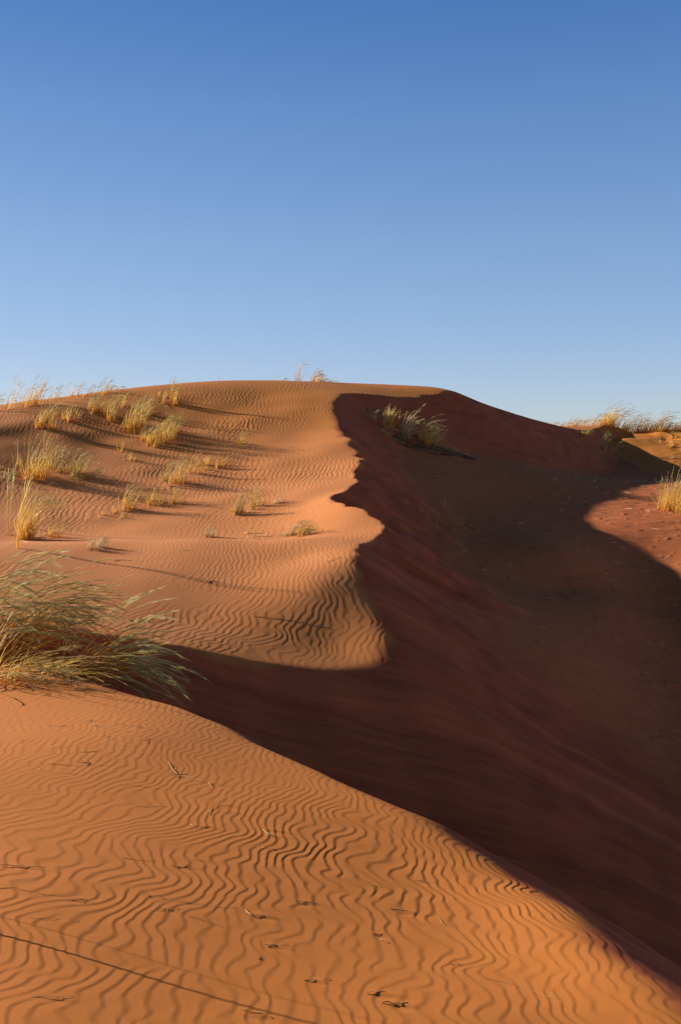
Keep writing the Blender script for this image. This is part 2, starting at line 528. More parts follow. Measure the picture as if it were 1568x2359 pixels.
for i in range(3): S.l(grain, comb.inputs[i])
base = S.mix(1.0, base, comb.outputs[0], 'MULTIPLY')
bs = S.n('ShaderNodeBsdfPrincipled')
S.l(base, bs.inputs['Base Color'])
bs.inputs['Roughness'].default_value = .92
bs.inputs['Specular IOR Level'].default_value = .12
bp = S.n('ShaderNodeBump'); bp.inputs['Strength'].default_value = .5; bp.inputs['Distance'].default_value = .0012
S.l(S.math('ADD', S.math('MULTIPLY', fine, .5), fine2), bp.inputs['Height'])
S.l(bp.outputs[0], bs.inputs['Normal'])
S.l(bs.outputs[0], S.n('ShaderNodeOutputMaterial').inputs[0])
SAND = S.m

vx, vy = verts[:, 0], verts[:, 1]
okr = (vy > 0) & (vy < 52) & (np.abs(vx - 3) < 18.5)
A1 = np.where(okr, lin(leeface, vx, vy), 0) * 1.0
A2 = np.where(okr, lin(floorm, vx, vy), 0) * 1.0
soft_ = lin(SOFT, vx, vy) * np.where(vy < 8.5, .25, 1)
sd_v = lin(SD, vx, vy)
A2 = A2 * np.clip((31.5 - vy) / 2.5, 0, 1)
A1 = np.where((vx > 9.2) & (vy > 29.5), 0, 1) * np.where(okr, 1, 0) * np.clip((-sd_v + 1.1 * soft_ + .03 * noise(vx, vy, .3)) / (.10 + .6 * soft_), 0, 1)  # spills over the soft brink so the painted shade colour continues there
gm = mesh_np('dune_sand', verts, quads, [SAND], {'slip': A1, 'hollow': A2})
go = bpy.data.objects.new('sand_dunes', gm)
go['kind'] = 'structure'
COL.objects.link(go)
go['label'] = 'rippled red sand dunes with a sharp crest and shaded slip face'


# ------------------------------------------------------------------ grass materials
def grass_mat(name, root_c, mid_c, tip_c, var=.25, trans=.35):
    G = N(name)
    t_ = G.n('ShaderNodeAttribute', attribute_name='along').outputs['Fac']
    rn = G.n('ShaderNodeAttribute', attribute_name='tone').outputs['Fac']
    c1 = G.mix(G.ramp(t_, 0.0, .5), root_c, mid_c)
    c2 = G.mix(G.ramp(t_, .45, 1.0), c1, tip_c)
    sc_ = G.math('ADD', 1 - var, G.math('MULTIPLY', rn, 2 * var))
    cb = G.n('ShaderNodeCombineColor')
    for i_ in range(3): G.l(sc_, cb.inputs[i_])
    col = G.mix(1.0, c2, cb.outputs[0], 'MULTIPLY')
    d_ = G.n('ShaderNodeBsdfPrincipled')
    G.l(col, d_.inputs['Base Color']); d_.inputs['Roughness'].default_value = .55
    d_.inputs['Specular IOR Level'].default_value = .25
    tr = G.n('ShaderNodeBsdfTranslucent'); G.l(col, tr.inputs['Color'])
    mx = G.n('ShaderNodeMixShader'); mx.inputs[0].default_value = trans
    G.l(d_.outputs[0], mx.inputs[1]); G.l(tr.outputs[0], mx.inputs[2])
    G.l(mx.outputs[0], G.n('ShaderNodeOutputMaterial').inputs[0])
    return G.m


MG = {
    'gold': grass_mat('golden_grass_blade', (.60, .26, .030), (.74, .46, .075), (.74, .56, .20), .45),
    'olive': grass_mat('olive_grass_blade', (.50, .24, .040), (.44, .32, .06), (.50, .43, .15), .45),
    'pale': grass_mat('bleached_grass_blade', (.50, .34, .14), (.60, .45, .22), (.62, .50, .28)),
    'bush': grass_mat('bush_stem', (.48, .18, .025), (.56, .31, .055), (.42, .29, .08), .5),
    'head': grass_mat('feathery_seed_head', (.46, .32, .08), (.50, .38, .13), (.62, .52, .28), .5, .4),
    'headgreen': grass_mat('grey_green_seed_head', (.46, .38, .10), (.52, .47, .17), (.74, .72, .44), .6, .5),  # pale green heads, tips lightened further as if catching the sun
    'headdark': grass_mat('brown_seed_head', (.55, .32, .09), (.48, .29, .12), (.42, .28, .17), .4, .5),
    'twig': grass_mat('dry_stalk', (.42, .25, .10), (.56, .38, .17), (.48, .32, .14), .4, .1),
    'dark': grass_mat('dark_twig', (.12, .07, .04), (.16, .10, .05), (.18, .12, .07), .3, .1),
}


def ribbons(P, width, taper=True):
    """P (n,k,3) -> crossed pair of thin tapering ribbons would be heavy: one ribbon each, sides random"""
    n, k_, _ = P.shape
    T = np.gradient(P, axis=1)
    rv = rng.standard_normal((n, 1, 3))
    sd_ = np.cross(T, rv)
    sd_ /= np.linalg.norm(sd_, axis=2, keepdims=True) + 1e-9
    tt = np.linspace(0, 1, k_)[None, :, None]
    wd = np.asarray(width).reshape(-1, 1, 1) * (np.clip(1.15 - tt, .15, 1) if taper else np.ones_like(tt))
    V = np.stack([P - sd_ * wd / 2, P + sd_ * wd / 2], 2).reshape(-1, 3)
    ii = np.arange(n * k_).reshape(n, k_) * 2
    q = np.stack([ii[:, :-1], ii[:, :-1] + 1, ii[:, 1:] + 1, ii[:, 1:]], -1).reshape(-1, 4)
    along = np.repeat(np.broadcast_to(tt[0, :, 0], (n, k_)).reshape(-1), 2)
    tone = np.repeat(np.repeat(rng.random(n), k_), 2)
    return V, q, along, tone


def stems(n, h, r, tilt, wind, droop, k_=8, waz=-12, hv=.35, aniso=1.0, taz=None, snap=True, org=(0, 0, 0)):
    """curved stem lines. h length, r base radius, tilt spread (deg), wind 0..1 how far tips swing downwind"""
    nc_ = max(2, n // 14); ci = rng.integers(0, nc_, n); cb_ = rng.random((nc_, 2))
    az = rng.random(n) * 2 * math.pi if taz is None else R(taz) + rng.standard_normal(n) * .5
    tl = np.abs(rng.standard_normal(n)) * R(tilt)
    d0 = np.stack([np.sin(tl) * np.cos(az), np.sin(tl) * np.sin(az), np.cos(tl)], -1)
    wa = R(waz) + rng.standard_normal(n) * .22
    wv = np.stack([np.cos(wa), np.sin(wa), -droop * (.5 + rng.random(n))], -1)
    L = h * (1 - hv * rng.random(n) ** 1.2)
    ba = 2 * math.pi * cb_[ci, 0] + .2 * rng.standard_normal(n); br = r * np.clip(np.sqrt(cb_[ci, 1]) + .12 * rng.standard_normal(n), 0, 1.1)
    b = np.stack([br * np.cos(ba) * aniso, br * np.sin(ba), np.zeros(n)], -1)
    if snap:
        gz = cub(H, org[0] + b[:, 0], org[1] + b[:, 1]) - org[2]
        b[:, 2] = gz - .01
    ww = wind * (.6 + .8 * rng.random(n))
    t = np.linspace(0, 1, k_)
    f = np.clip(t[None, :] ** 1.35 * ww[:, None], 0, .97)[..., None]
    D = d0[:, None, :] * (1 - f) + wv[:, None, :] * f
    D /= np.linalg.norm(D, axis=2, keepdims=True)
    D += .05 * rng.standard_normal((n, k_, 3)) 
    P = np.cumsum(D * (L / (k_ - 1))[:, None, None], axis=1)
    P = P - P[:, :1] + b[:, None, :]
    return P


def heads(P, m, start, ln, spread, width, k_=4, droop=.25):
    """fine awns fanning from the upper part of each stem"""
    n, kk_, _ = P.shape
    t = start + (1 - start) * rng.random((n, m))
    f = t * (kk_ - 1)
    i0 = np.clip(f.astype(int), 0, kk_ - 2); fr = (f - i0)[..., None]
    ar = np.arange(n)[:, None]
    p0 = P[ar, i0] * (1 - fr) + P[ar, i0 + 1] * fr
    T = P[ar, i0 + 1] - P[ar, i0]
    T /= np.linalg.norm(T, axis=2, keepdims=True) + 1e-9
    dv = T + spread * rng.standard_normal((n, m, 3))
    dv /= np.linalg.norm(dv, axis=2, keepdims=True)
    L = ln * (.5 + .7 * rng.random((n, m))) * (1.2 - .5 * (t - start) / (1 - start))
    s_ = np.linspace(0, 1, k_)
    Q = p0[:, :, None, :] + dv[:, :, None, :] * (s_[None, None, :, None] * L[:, :, None, None])
    Q[..., 2] -= droop * L[:, :, None] * s_[None, None, :] ** 2
    Q = Q.reshape(-1, k_, 3)
    return ribbons(Q, np.full(len(Q), width))


def part(name, data, mat, parent=None, loc=None):
    V, q, al, to = data
    o = bpy.data.objects.new(name, mesh_np(name, V, q, [MG[mat]], {'along': al, 'tone': to}, smooth=False))
    COL.objects.link(o)
    if parent is not None: o.parent = parent
    if loc is not None: o.location = loc
    return o


def plumes(L2, w_, hm, ln, style, head, parent):
    a_ = ribbons(L2, np.full(len(L2), w_ * .8)); b_ = heads(L2, hm, .62, ln, .13, w_ * .55)
    me = mesh_np('plumed_stems', np.vstack([a_[0], b_[0]]), np.vstack([a_[1], b_[1] + len(a_[0])]), [MG[style], MG[head]],
                 {'along': np.concatenate([a_[2], b_[2]]), 'tone': np.concatenate([a_[3], b_[3]])}, smooth=False)
    me.polygons.foreach_set('material_index', np.r_[np.zeros(len(a_[1]), np.int32), np.ones(len(b_[1]), np.int32)])
    o = bpy.data.objects.new('plumed_stems', me)
    COL.objects.link(o); o.parent = parent
    return o


def root(name, loc, label, cat, group=None):
    o = bpy.data.objects.new(name, None)
    o.empty_display_size = .1
    COL.objects.link(o); o.location = loc
    o['label'] = label; o['category'] = cat
    if group: o['group'] = group
    return o


def tuft(u, v, hp, label, n=60, rp=10, tilt=16, wind=.45, droop=.15, style='gold', group=None, flow=.35, name='grass_tuft',
         head='head', hv=.5, dense=1.0, waz=-12, aniso=1.0, hm=8, litter=0, taz=None, w0=.35, hl=.13, loc=None):
    p = at(u, v) if loc is None else np.array(loc, float)
    if loc is not None: p[2] = ground(p[0], p[1])
    px = p[1] / F
    h = hp * px; r = rp * px
    h *= 1.12
    p[2] = ground(p[0], p[1])
    o = root(name, p, label, 'grass', group)
    w_ = max(.003, w0 * 1.3 * px)
    n1 = max(3, int(n * dense * (.5 if h < 1.2 * 20 * px else .8)))
    litter = litter or (n // 5 if n >= 50 and group is None else 0)
    r *= 1.35; wind = wind * 1.25
    L1 = stems(n1, h * .74, r, tilt * 1.15, wind * .8, droop, 7, waz, .78, aniso, taz, org=p)
    part('blades', ribbons(L1, np.full(n1, w_)), style, o)
    if flow > 0:
        n2 = max(2, int(n * flow))
        L2 = stems(n2, h * 1.18, r * .8, tilt * .7, wind, droop, 9, waz, hv, aniso, taz, org=p)
        if n2 <= (24 if hp > 15 else 12) and group is None:
            for i_ in range(n2):
                s_ = part('stem', ribbons(L2[i_:i_ + 1], np.full(1, w_ * .8)), style, o)
                part('seed_head', heads(L2[i_:i_ + 1], hm, .62, hl * h, .13, w_ * .55), head, s_)
        else:
            plumes(L2, w_, hm, hl * h, style, head, o)
    if litter:
        Q = twigs(litter, r * 1.3, h * .35, p, aniso)
        part('dead_stalks', ribbons(Q, np.full(litter, w_ * .6), False), 'twig', o)
    return o


def twigs(n, r, ln, org, aniso=1.5):
    a = rng.random(n) * 2 * math.pi; q_ = r * np.sqrt(rng.random(n))
    b = np.stack([q_ * np.cos(a) * aniso, q_ * np.sin(a)], -1)
    az = rng.standard_normal(n) * .7 - .15
    L = ln * (.4 + .8 * rng.random(n))
    e = b + np.stack([np.cos(az) * L, np.sin(az) * L], -1)
    Q = np.zeros((n, 4, 3))
    lift = L * rng.random(n) * .25
    for i_, t in enumerate(np.linspace(0, 1, 4)):
        xy = b * (1 - t) + e * t + rng.standard_normal((n, 2)) * .02 * L[:, None]
        Q[:, i_, :2] = xy
        Q[:, i_, 2] = cub(H, org[0] + xy[:, 0], org[1] + xy[:, 1]) - org[2] + .003 + lift * t
    return Q


# picture points of two enlargements used to survey the grass (u,v in the 680 x 1024 frame)
def z1(x, y): return x * .223, 349.6 + y * .223
def z2(x, y): return 324.6 + x * .2266, 349.6 + y * .2266


GS1 = 'grasses along the left skyline of the dune'
T1 = [  # x, y, height, radius, n, style, options, label   (first enlargement)
    (0, 275, 80, 40, 40, 'gold', dict(wind=.7), 'wind-blown grass tuft on the left skyline, cut by the photo edge'),
    (42, 268, 85, 40, 40, 'gold', dict(wind=.6), 'thin grass tuft on the skyline, second from the left edge'),
    (95, 256, 122, 42, 60, 'gold', dict(wind=.4), 'tall straight grass tuft on the far left skyline with a single high stalk'),
    (150, 248, 110, 45, 60, 'gold', dict(wind=.4), 'bushy grass tuft on the left skyline right of the tall straight one'),
    (205, 236, 80, 45, 40, 'gold', dict(wind=.5), 'low grass tuft on the left skyline where the sand starts to show below it'),
    (250, 226, 72, 30, 22, 'gold', dict(wind=.75), 'grass tuft with one hooked stalk bending right on the left skyline'),
    (325, 214, 66, 60, 34, 'gold', dict(wind=.75), 'sparse arched grass tuft on the skyline left of the pair of dense ones'),
    (390, 208, 66, 50, 50, 'gold', dict(wind=.6), 'feathery skyline tuft left of the one reaching highest on the left slope'),
    (455, 200, 74, 55, 55, 'gold', dict(wind=.6), 'feathery skyline tuft with the highest plumes of the upper left slope'),
    (510, 190, 44, 35, 36, 'gold', dict(wind=.95, droop=.1), 'short tuft at the right end of the skyline row, plumes blown flat'),
    (200, 350, 112, 32, 110, 'gold', dict(), 'dense upright golden tuft standing alone below the left skyline'),
    (300, 318, 74, 30, 60, 'gold', dict(), 'golden tuft with a long shadow between the lone dense tuft and the crowded group'),
    (345, 300, 44, 30, 34, 'gold', dict(), 'short golden tuft at the left foot of the crowded group'),
    (402, 282, 82, 34, 100, 'gold', dict(), 'thick golden tuft just below the skyline, first of the crowded group'),
    (450, 288, 74, 34, 80, 'gold', dict(), 'golden tuft squeezed between two taller ones just below the skyline'),
    (498, 315, 110, 24, 80, 'gold', dict(), 'narrow upright orange gold tuft in the upper left crowded group'),
    (535, 255, 58, 34, 60, 'gold', dict(), 'small golden tuft right below the flat-blown skyline tuft'),
    (575, 210, 20, 40, 24, 'gold', dict(flow=0), 'very low grass patch hugging the sand near the skyline'),
    (610, 365, 140, 42, 190, 'gold', dict(tilt=12), 'tallest and thickest golden tuft in the middle of the crowded group'),
    (645, 290, 84, 34, 90, 'gold', dict(), 'olive gold tuft right above the thickest tuft of the crowded group'),
    (570, 345, 40, 40, 40, 'gold', dict(), 'low straw tuft at the left foot of the thickest golden tuft'),
    (648, 415, 62, 34, 80, 'gold', dict(), 'short tuft at the bottom left of the crowded group with a dark root hole'),
    (692, 430, 100, 30, 120, 'gold', dict(), 'golden tuft rooted lowest in the crowded group, beside the root hole'),
    (742, 410, 118, 42, 150, 'gold', dict(wind=.5), 'broad golden tuft at the lower right of the crowded group throwing a long dark shadow'),
    (775, 375, 84, 30, 80, 'gold', dict(wind=.5), 'tuft at the far right of the crowded group above the long dark shadow'),
    (755, 240, 92, 32, 80, 'gold', dict(wind=.3), 'golden tuft with one stalk poking above the skyline, upper right of the group'),
    (722, 215, 40, 24, 30, 'gold', dict(), 'little tuft left of the one whose stalk pokes above the skyline'),
    (560, 452, 58, 26, 40, 'gold', dict(tilt=22), 'thin straw tuft below the crowded group on smooth sand'),
    (580, 488, 40, 34, 40, 'gold', dict(tilt=30, litter=30), 'flattened straw tuft with dead stalks on a small sand step'),
    (168, 578, 165, 40, 170, 'gold', dict(tilt=18, wind=.35), 'large golden tuft with orange base on the middle left slope'),
    (75, 520, 90, 30, 20, 'gold', dict(wind=-.4, tilt=12), 'few thin stalks leaning left beside the large golden tuft'),
    (205, 520, 70, 22, 16, 'gold', dict(), 'loose stalks behind the right side of the large golden tuft'),
    (285, 540, 100, 38, 60, 'olive', dict(tilt=20), 'open olive tuft right behind the draping tuft of the middle left slope'),
    (345, 565, 110, 46, 120, 'olive', dict(tilt=24, wind=.6), 'wide olive gold tuft right of the large golden tuft'),
    (395, 582, 78, 60, 80, 'olive', dict(wind=1.0, tilt=30, droop=.5, litter=20), 'tuft lying low with long stalks draped to the right over its shadow'),
    (15, 572, 52, 34, 60, 'pale', dict(wind=.9, tilt=34, litter=30), 'bleached flattened tuft at the left edge of the photo'),
    (60, 545, 26, 50, 40, 'gold', dict(tilt=30, litter=20), 'low dry fringe between the bleached tuft and the large golden tuft'),
    (732, 590, 90, 36, 60, 'olive', dict(tilt=22), 'olive tuft at the left end of the middle row of the slope'),
    (778, 605, 120, 42, 110, 'gold', dict(tilt=22), 'pale gold tuft with tallest stalks in the middle row of the slope'),
    (865, 550, 90, 44, 60, 'gold', dict(tilt=20, wind=.6), 'airy tuft in the middle row of the slope, above its striped shadow'),
    (935, 528, 62, 44, 60, 'gold', dict(tilt=20, wind=.6), 'low airy tuft in the middle row between two others of its kind'),
    (1005, 525, 58, 34, 60, 'gold', dict(tilt=20, wind=.8), 'tuft with bent-over plumes at the right end of the middle row'),
    (1075, 430, 86, 32, 40, 'gold', dict(tilt=16, litter=30), 'thin tuft on a small dark sand step high on the right of the grassy slope'),
    (1040, 360, 60, 10, 6, 'gold', dict(), 'two or three thin stalks standing above the tuft on the dark sand step'),
    (450, 748, 32, 22, 24, 'gold', dict(tilt=26), 'small golden sprig left of the lower row on bare sand'),
    (385, 766, 48, 12, 7, 'gold', dict(), 'single faint stalk at the left end of the lower row'),
    (542, 758, 34, 14, 24, 'gold', dict(), 'tiny orange sprig rooted lowest in the lower row'),
    (555, 725, 64, 36, 60, 'gold', dict(tilt=22), 'straw tuft at the left of the lower row, above the tiny orange sprig'),
    (592, 715, 106, 44, 100, 'gold', dict(tilt=20), 'tall straw tuft in the lower row with a few very high stalks'),
    (645, 685, 60, 40, 60, 'olive', dict(wind=1.0), 'tuft with green plumes arching right in the lower row'),
    (705, 690, 78, 42, 60, 'gold', dict(tilt=20), 'straw tuft in the middle of the lower row'),
    (760, 695, 74, 38, 90, 'gold', dict(tilt=20, litter=20), 'thick straw tuft at the right of the lower row beside its dark shadow'),
    (812, 695, 30, 12, 16, 'gold', dict(), 'small upright sprig right after the thick straw tuft'),
    (880, 655, 16, 60, 30, 'gold', dict(flow=0, litter=20), 'low scattered sprigs on a sand ledge right of the lower row'),
    (990, 640, 20, 40, 20, 'gold', dict(flow=0, litter=20), 'low stubble on the sand ledge left of the green topped pair'),
    (1038, 722, 26, 22, 22, 'gold', dict(tilt=26), 'small straw sprig left of the green topped tuft'),
    (1078, 742, 100, 26, 90, 'olive', dict(tilt=12), 'narrow green gold tuft rooted lowest of the right hand pair'),
    (1125, 712, 88, 36, 80, 'olive', dict(tilt=20), 'open green topped tuft right behind the narrow green gold one'),
    (1165, 692, 50, 30, 40, 'gold', dict(tilt=20), 'short tuft between the open green topped one and the pale one'),
    (1243, 686, 46, 22, 60, 'pale', dict(tilt=30), 'pale low tuft standing alone at the right of the slope'),
    (930, 842, 62, 20, 90, 'pale', dict(tilt=22, wind=.5), 'pale stubby tuft poking from behind the hump, left of the others'),
    (1112, 826, 34, 14, 40, 'gold', dict(tilt=26), 'short golden sprig behind the hump left of the bleached patch'),
    (1150, 842, 34, 40, 90, 'pale', dict(tilt=34, flow=.1), 'wide bleached low tuft just behind the hump'),
    (1215, 840, 28, 34, 40, 'pale', dict(tilt=30, flow=.1), 'faint bleached sprigs between the wide low tuft and the leaning one'),
    (1298, 836, 88, 22, 90, 'pale', dict(tilt=8, wind=.95, waz=-5), 'pale tuft leaning hard to the right behind the hump'),
    (1350, 838, 96, 26, 110, 'olive', dict(tilt=10, wind=.95, waz=-5), 'thick tuft curling right, beside the leaning pale one'),
    (128, 850, 240, 34, 190, 'gold', dict(tilt=16, wind=.62, hv=.4), 'big golden tuft bending right above the grey green bush'),
    (220, 845, 130, 34, 50, 'gold', dict(tilt=22, wind=1.0, droop=.25), 'loose golden tuft arching right beside the big bending one'),
    (35, 830, 230, 14, 7, 'olive', dict(tilt=5, wind=.12, flow=1, hm=22), 'pair of tall straight green stalks left of the big bending tuft'),
    (118, 800, 225, 10, 5, 'olive', dict(tilt=4, wind=.12, flow=1, hm=22), 'lone tall stalk with a green head rising behind the big bending tuft'),
    (430, 893, 62, 34, 170, 'pale', dict(tilt=16, wind=.75), 'dried brush-like tuft leaning right on the hump near the bush'),
    (1255, 133, 22, 34, 24, 'gold', dict(wind=1.0, head='headdark'), 'small flat-blown tuft on the summit skyline left of the tall stalk'),
    (1338, 135, 100, 12, 9, 'gold', dict(wind=.5, head='headdark', flow=.7), 'few very tall bent stalks on the summit skyline'),
    (1398, 140, 62, 40, 90, 'gold', dict(wind=.95, head='headdark', tilt=22, droop=.1), 'thickest tuft on the summit skyline, plumes streaming to the right'),
    (1462, 146, 34, 36, 34, 'gold', dict(wind=1.1, head='headdark', tilt=34), 'low stalks ending in dark heads at the right of the summit tufts'),
    (978, 138, 16, 10, 8, 'pale', dict(), 'tiny pale sprig alone on the summit skyline'),
]
for x, y, h, rr, n, st_, kw, lab in T1:
    u, v = z1(x, y)
    kw = dict(kw)
    if st_ == 'pale': kw.setdefault('head', 'head')
    if st_ == 'olive': kw.setdefault('head', 'headgreen')
    tuft(u, v, h * .223, lab, n=n, rp=rr * .223, style=st_, **kw)

T2 = [
    (168, 490, 14, 8, 18, 'olive', dict(wind=.9), 'tiny green sprig right on the shadow edge of the crest'),
    (352, 682, 46, 8, 12, 'olive', dict(), 'small green topped sprig alone in the shaded slope'),
    (455, 745, 42, 46, 46, 'olive', dict(wind=.3, tilt=38, litter=20), 'low spreading tuft in the shade below the shaded bush'),
    (522, 708, 62, 3, 5, 'pale', dict(tilt=3, wind=.2, flow=1), 'single pale upright stalk in the shade'),
    (565, 790, 44, 30, 26, 'olive', dict(tilt=38, litter=12), 'faint dark tuft lowest in the shaded slope'),
    (600, 775, 42, 3, 4, 'gold', dict(tilt=14, flow=1), 'thin leaning stalk right of the faint dark tuft'),
    (1150, 400, 50, 26, 60, 'olive', dict(wind=.6, tilt=24), 'shaded tuft at the upper end of the dark strip below the far ridge'),
    (1190, 430, 22, 50, 60, 'olive', dict(flow=.1, tilt=36, litter=30), 'dark matted grass low on the shaded strip, upper half'),
    (1240, 450, 64, 26, 40, 'olive', dict(tilt=14), 'upright stalks midway along the dark strip below the far ridge'),
    (1275, 475, 26, 60, 60, 'olive', dict(flow=.1, tilt=40, litter=30), 'dark matted grass low on the shaded strip, lower half'),
    (1280, 450, 60, 10, 10, 'pale', dict(wind=1.0, tilt=30, flow=.8), 'pale stalk leaning right over the shaded strip'),
    (1540, 712, 150, 38, 240, 'gold', dict(tilt=18, wind=.25), 'big sunlit golden tuft at the right edge above the littered sand'),
    (1490, 705, 110, 26, 40, 'gold', dict(tilt=22, wind=-.2), 'thin stalks at the left side of the big golden right edge tuft'),
    (1470, 715, 26, 60, 70, 'pale', dict(flow=0, tilt=50, wind=-.8, litter=40), 'flattened straw at the foot of the big golden right edge tuft'),
    (1600, 730, 150, 40, 160, 'gold', dict(tilt=20), 'golden tuft half outside the right edge of the photo'),
]
for x, y, h, rr, n, st_, kw, lab in T2:
    u, v = z2(x, y)
    kw = dict(kw)
    if st_ == 'olive': kw.setdefault('head', 'headgreen')
    tuft(u, v, h * .2266, lab, n=n, rp=rr * .2266, style=st_, **kw)

# the bush caught by the sun on the shaded summit face: a heap of dead stalks with fresh plumes, extra sunlight put into the blade colour
p = at(*z2(392, 400))
bush = root('grass_bush', p, 'half sunlit grass bush with dead straw on the shaded summit face', 'bush')
bw = .014
def sub(dx, dy, n, h, r, tilt, wind, style, nm, waz=-10, fl=0, droop=.15):
    o_ = p + np.array([dx, dy, 0]); o_[2] = ground(o_[0], o_[1])
    L_ = stems(n, h, r, tilt, wind, droop, 8, waz, .5, 1.0, None, org=o_)
    L_ += (o_ - p)
    c_ = part(nm, ribbons(L_, np.full(n, bw)), style, bush)
    if fl: part('seed_heads', heads(L_[:fl], 9, .55, .12 * h, .14, bw * .6), 'headgreen', c_)
sub(-.95, .35, 50, .42, .22, 45, .5, 'pale', 'bleached_clump')
sub(-.62, .25, 60, .62, .20, 32, .3, 'gold', 'golden_clump', fl=14)
sub(-.2, .1, 60, .70, .24, 30, .5, 'pale', 'blades', fl=20)
sub(.25, -.05, 60, .72, .22, 30, .7, 'gold', 'blades', fl=24)
sub(.6, -.1, 36, .62, .18, 38, .7, 'pale', 'blades', fl=12)
sub(-.1, .0, 3, 1.35, .06, 6, .6, 'pale', 'stems', fl=3, droop=.05)
sub(.2, .0, 5, 1.1, .14, 16, .9, 'pale', 'stems', fl=5, droop=.05)
for (dx, dy, n, rr, ln, mt) in ((-.6, -.0, 60, .35, .35, 'twig'), (-.2, -.15, 80, .45, .4, 'dark'), (.4, -.3, 90, .45, .4, 'dark'), (1.0, -.3, 50, .3, .45, 'dark'), (.6, -.6, 20, .3, .4, 'twig')):
    o_ = p + np.array([dx, dy, 0]); o_[2] = ground(o_[0], o_[1])
    Q = twigs(n, rr, ln, o_, 1.0) + (o_ - p)
    part('dead_stalks', ribbons(Q, np.full(n, bw), False), mt, bush)

# grass along the far ridge on the right
RID = [(900, 302, 40), (930, 308, 50), (962, 316, 42), (990, 322, 44), (1022, 328, 54), (1052, 336, 58), (1085, 340, 70), (1112, 344, 74), (1140, 346, 76),
       (1165, 346, 64), (1190, 344, 86), (1222, 338, 100), (1246, 334, 140), (1272, 334, 120), (1300, 336, 136), (1330, 340, 120), (1352, 343, 96),
       (1378, 345, 116), (1404, 346, 84), (1440, 348, 128), (1468, 350, 84), (1495, 352, 80), (1520, 352, 96), (1548, 352, 90), (1575, 352, 96), (1600, 350, 90)]
rel = {0: 'grass tuft at the far left tip of the right hand ridge, partly behind the slope',
       12: 'tall plumed tuft at the left end of the highest plumes on the right ridge',
       14: 'tuft with plumes blown right in the middle of the highest group on the right ridge',
       19: 'tuft with one lone tall plume right of the highest group on the right ridge',
       25: 'ridge tuft just beyond the right edge of the photo'}
for i, (x, y, h) in enumerate(RID):
    u, v = z2(x, y)
    Yr = np.interp(u, [525, 560, 600, 640, 680], [37.5, 38, 37.8, 37.2, 36.6])
    q_ = pix(u, v, Yr)
    if i in rel: lab, grp = rel[i], 'golden tufts along the right ridge'
    elif i < 12: lab, grp = 'short golden tuft in the low dense row on the left part of the right ridge', 'low golden tufts on the left part of the right ridge'
    elif i < 19: lab, grp = 'golden tuft with bent plumes among the highest group on the right ridge', 'golden plumed tufts on the right ridge'
    else: lab, grp = 'golden tuft in the dense row at the right end of the right ridge', 'golden tufts at the right end of the right ridge'
    tuft(0, 0, h * .2266 * (.62 if h < 100 else .8), lab, n=90 if i < 19 else 130, rp=9 if i > 6 else 6, tilt=20, wind=.7, droop=.08, style='gold', group=grp,
         flow=.22, head='headdark', hm=7, w0=.3, loc=(q_[0], q_[1], 0), aniso=1.2)
for j, (x, y, h, lab) in enumerate([(1530, 398, 44, 'golden tuft growing on top of the lit sand wall at right'), (1500, 420, 26, 'small tuft clinging to the lit sand wall at right'),
                     (1545, 425, 40, 'tuft hanging on the dark streaked part of the lit wall'), (1535, 480, 24, 'withered clump near the foot of the lit wall')]):
    tuft(*z2(x, y), h * .2266, lab, n=70, rp=7, tilt=28, wind=.5, style='gold' if j != 3 else 'pale', flow=.1, head='headdark')
# ------------------------------------------------------------------ the big wind-blown bush at the left, clump by clump
def z3(x, y): return x * .1592, 474.5 + y * .1592


def clump(x, y, n, length, r, th0, dth, lean, label, hd='headgreen', hn=26, style='bush', waz=-8, wsp=.28, fh=.75, hl=.15, ysq=1.0, loc=None, lv=.45, hsp=.075):
    """stems rise at th0 degrees from the horizontal towards the wind side and bow over by dth degrees"""
    p = at(*z3(x, y)) if loc is None else np.array([loc[0], loc[1], ground(*loc)])
    o = root('feather_grass_clump', p, label, 'grass', None)
    k_ = 13
    n = int(n * .36)
    hn = int(hn * 1.1)
    t = np.linspace(0, 1, k_)
    nc_ = max(3, n // 9); ci = rng.integers(0, nc_, n)
    az = R(waz) + (rng.standard_normal(nc_) * wsp)[ci] + rng.standard_normal(n) * .06
    a0 = R(th0) + (rng.standard_normal(nc_) * R(lean))[ci] + rng.standard_normal(n) * R(3)
    th = a0[:, None] - R(dth) * (.6 + .7 * rng.random(n))[:, None] * t[None, :] ** 1.25
    L = length * (1 - lv * rng.random(n))
    D = np.stack([np.cos(th) * np.cos(az)[:, None], np.cos(th) * np.sin(az)[:, None], np.sin(th)], -1)
    P = np.cumsum(D * (L / (k_ - 1))[:, None, None], 1)
    ba = rng.random(n) * 2 * math.pi; br = r * np.sqrt(rng.random(n))
    b = np.stack([br * np.cos(ba), br * np.sin(ba) * ysq, np.zeros(n)], -1)
    b[:, 2] = cub(H, p[0] + b[:, 0], p[1] + b[:, 1]) - p[2] - .02
    P = P - P[:, :1] + b[:, None]
    # keep stems above the sand
    gz = cub(H, P[..., 0] + p[0], P[..., 1] + p[1]) - p[2] + .015
    P[..., 2] = np.where(t[None, :] > .15, np.maximum(P[..., 2], gz), P[..., 2])
    part('stems', ribbons(P, rng.uniform(.004, .010, n)), style, o)
    m = int(n * fh)
    part('seed_heads', heads(P[:m], hn, .58, hl * .8 * length, hsp * .8, .0042, 5, .08), hd, o)
    nb = int(n * .55)
    LB = stems(nb, length * .42, r * 1.1, 30, .7, .15, 7, waz, .6, 1.0, None, org=p)
    part('blades', ribbons(LB, np.full(nb, .0065)), style, o)
    return o


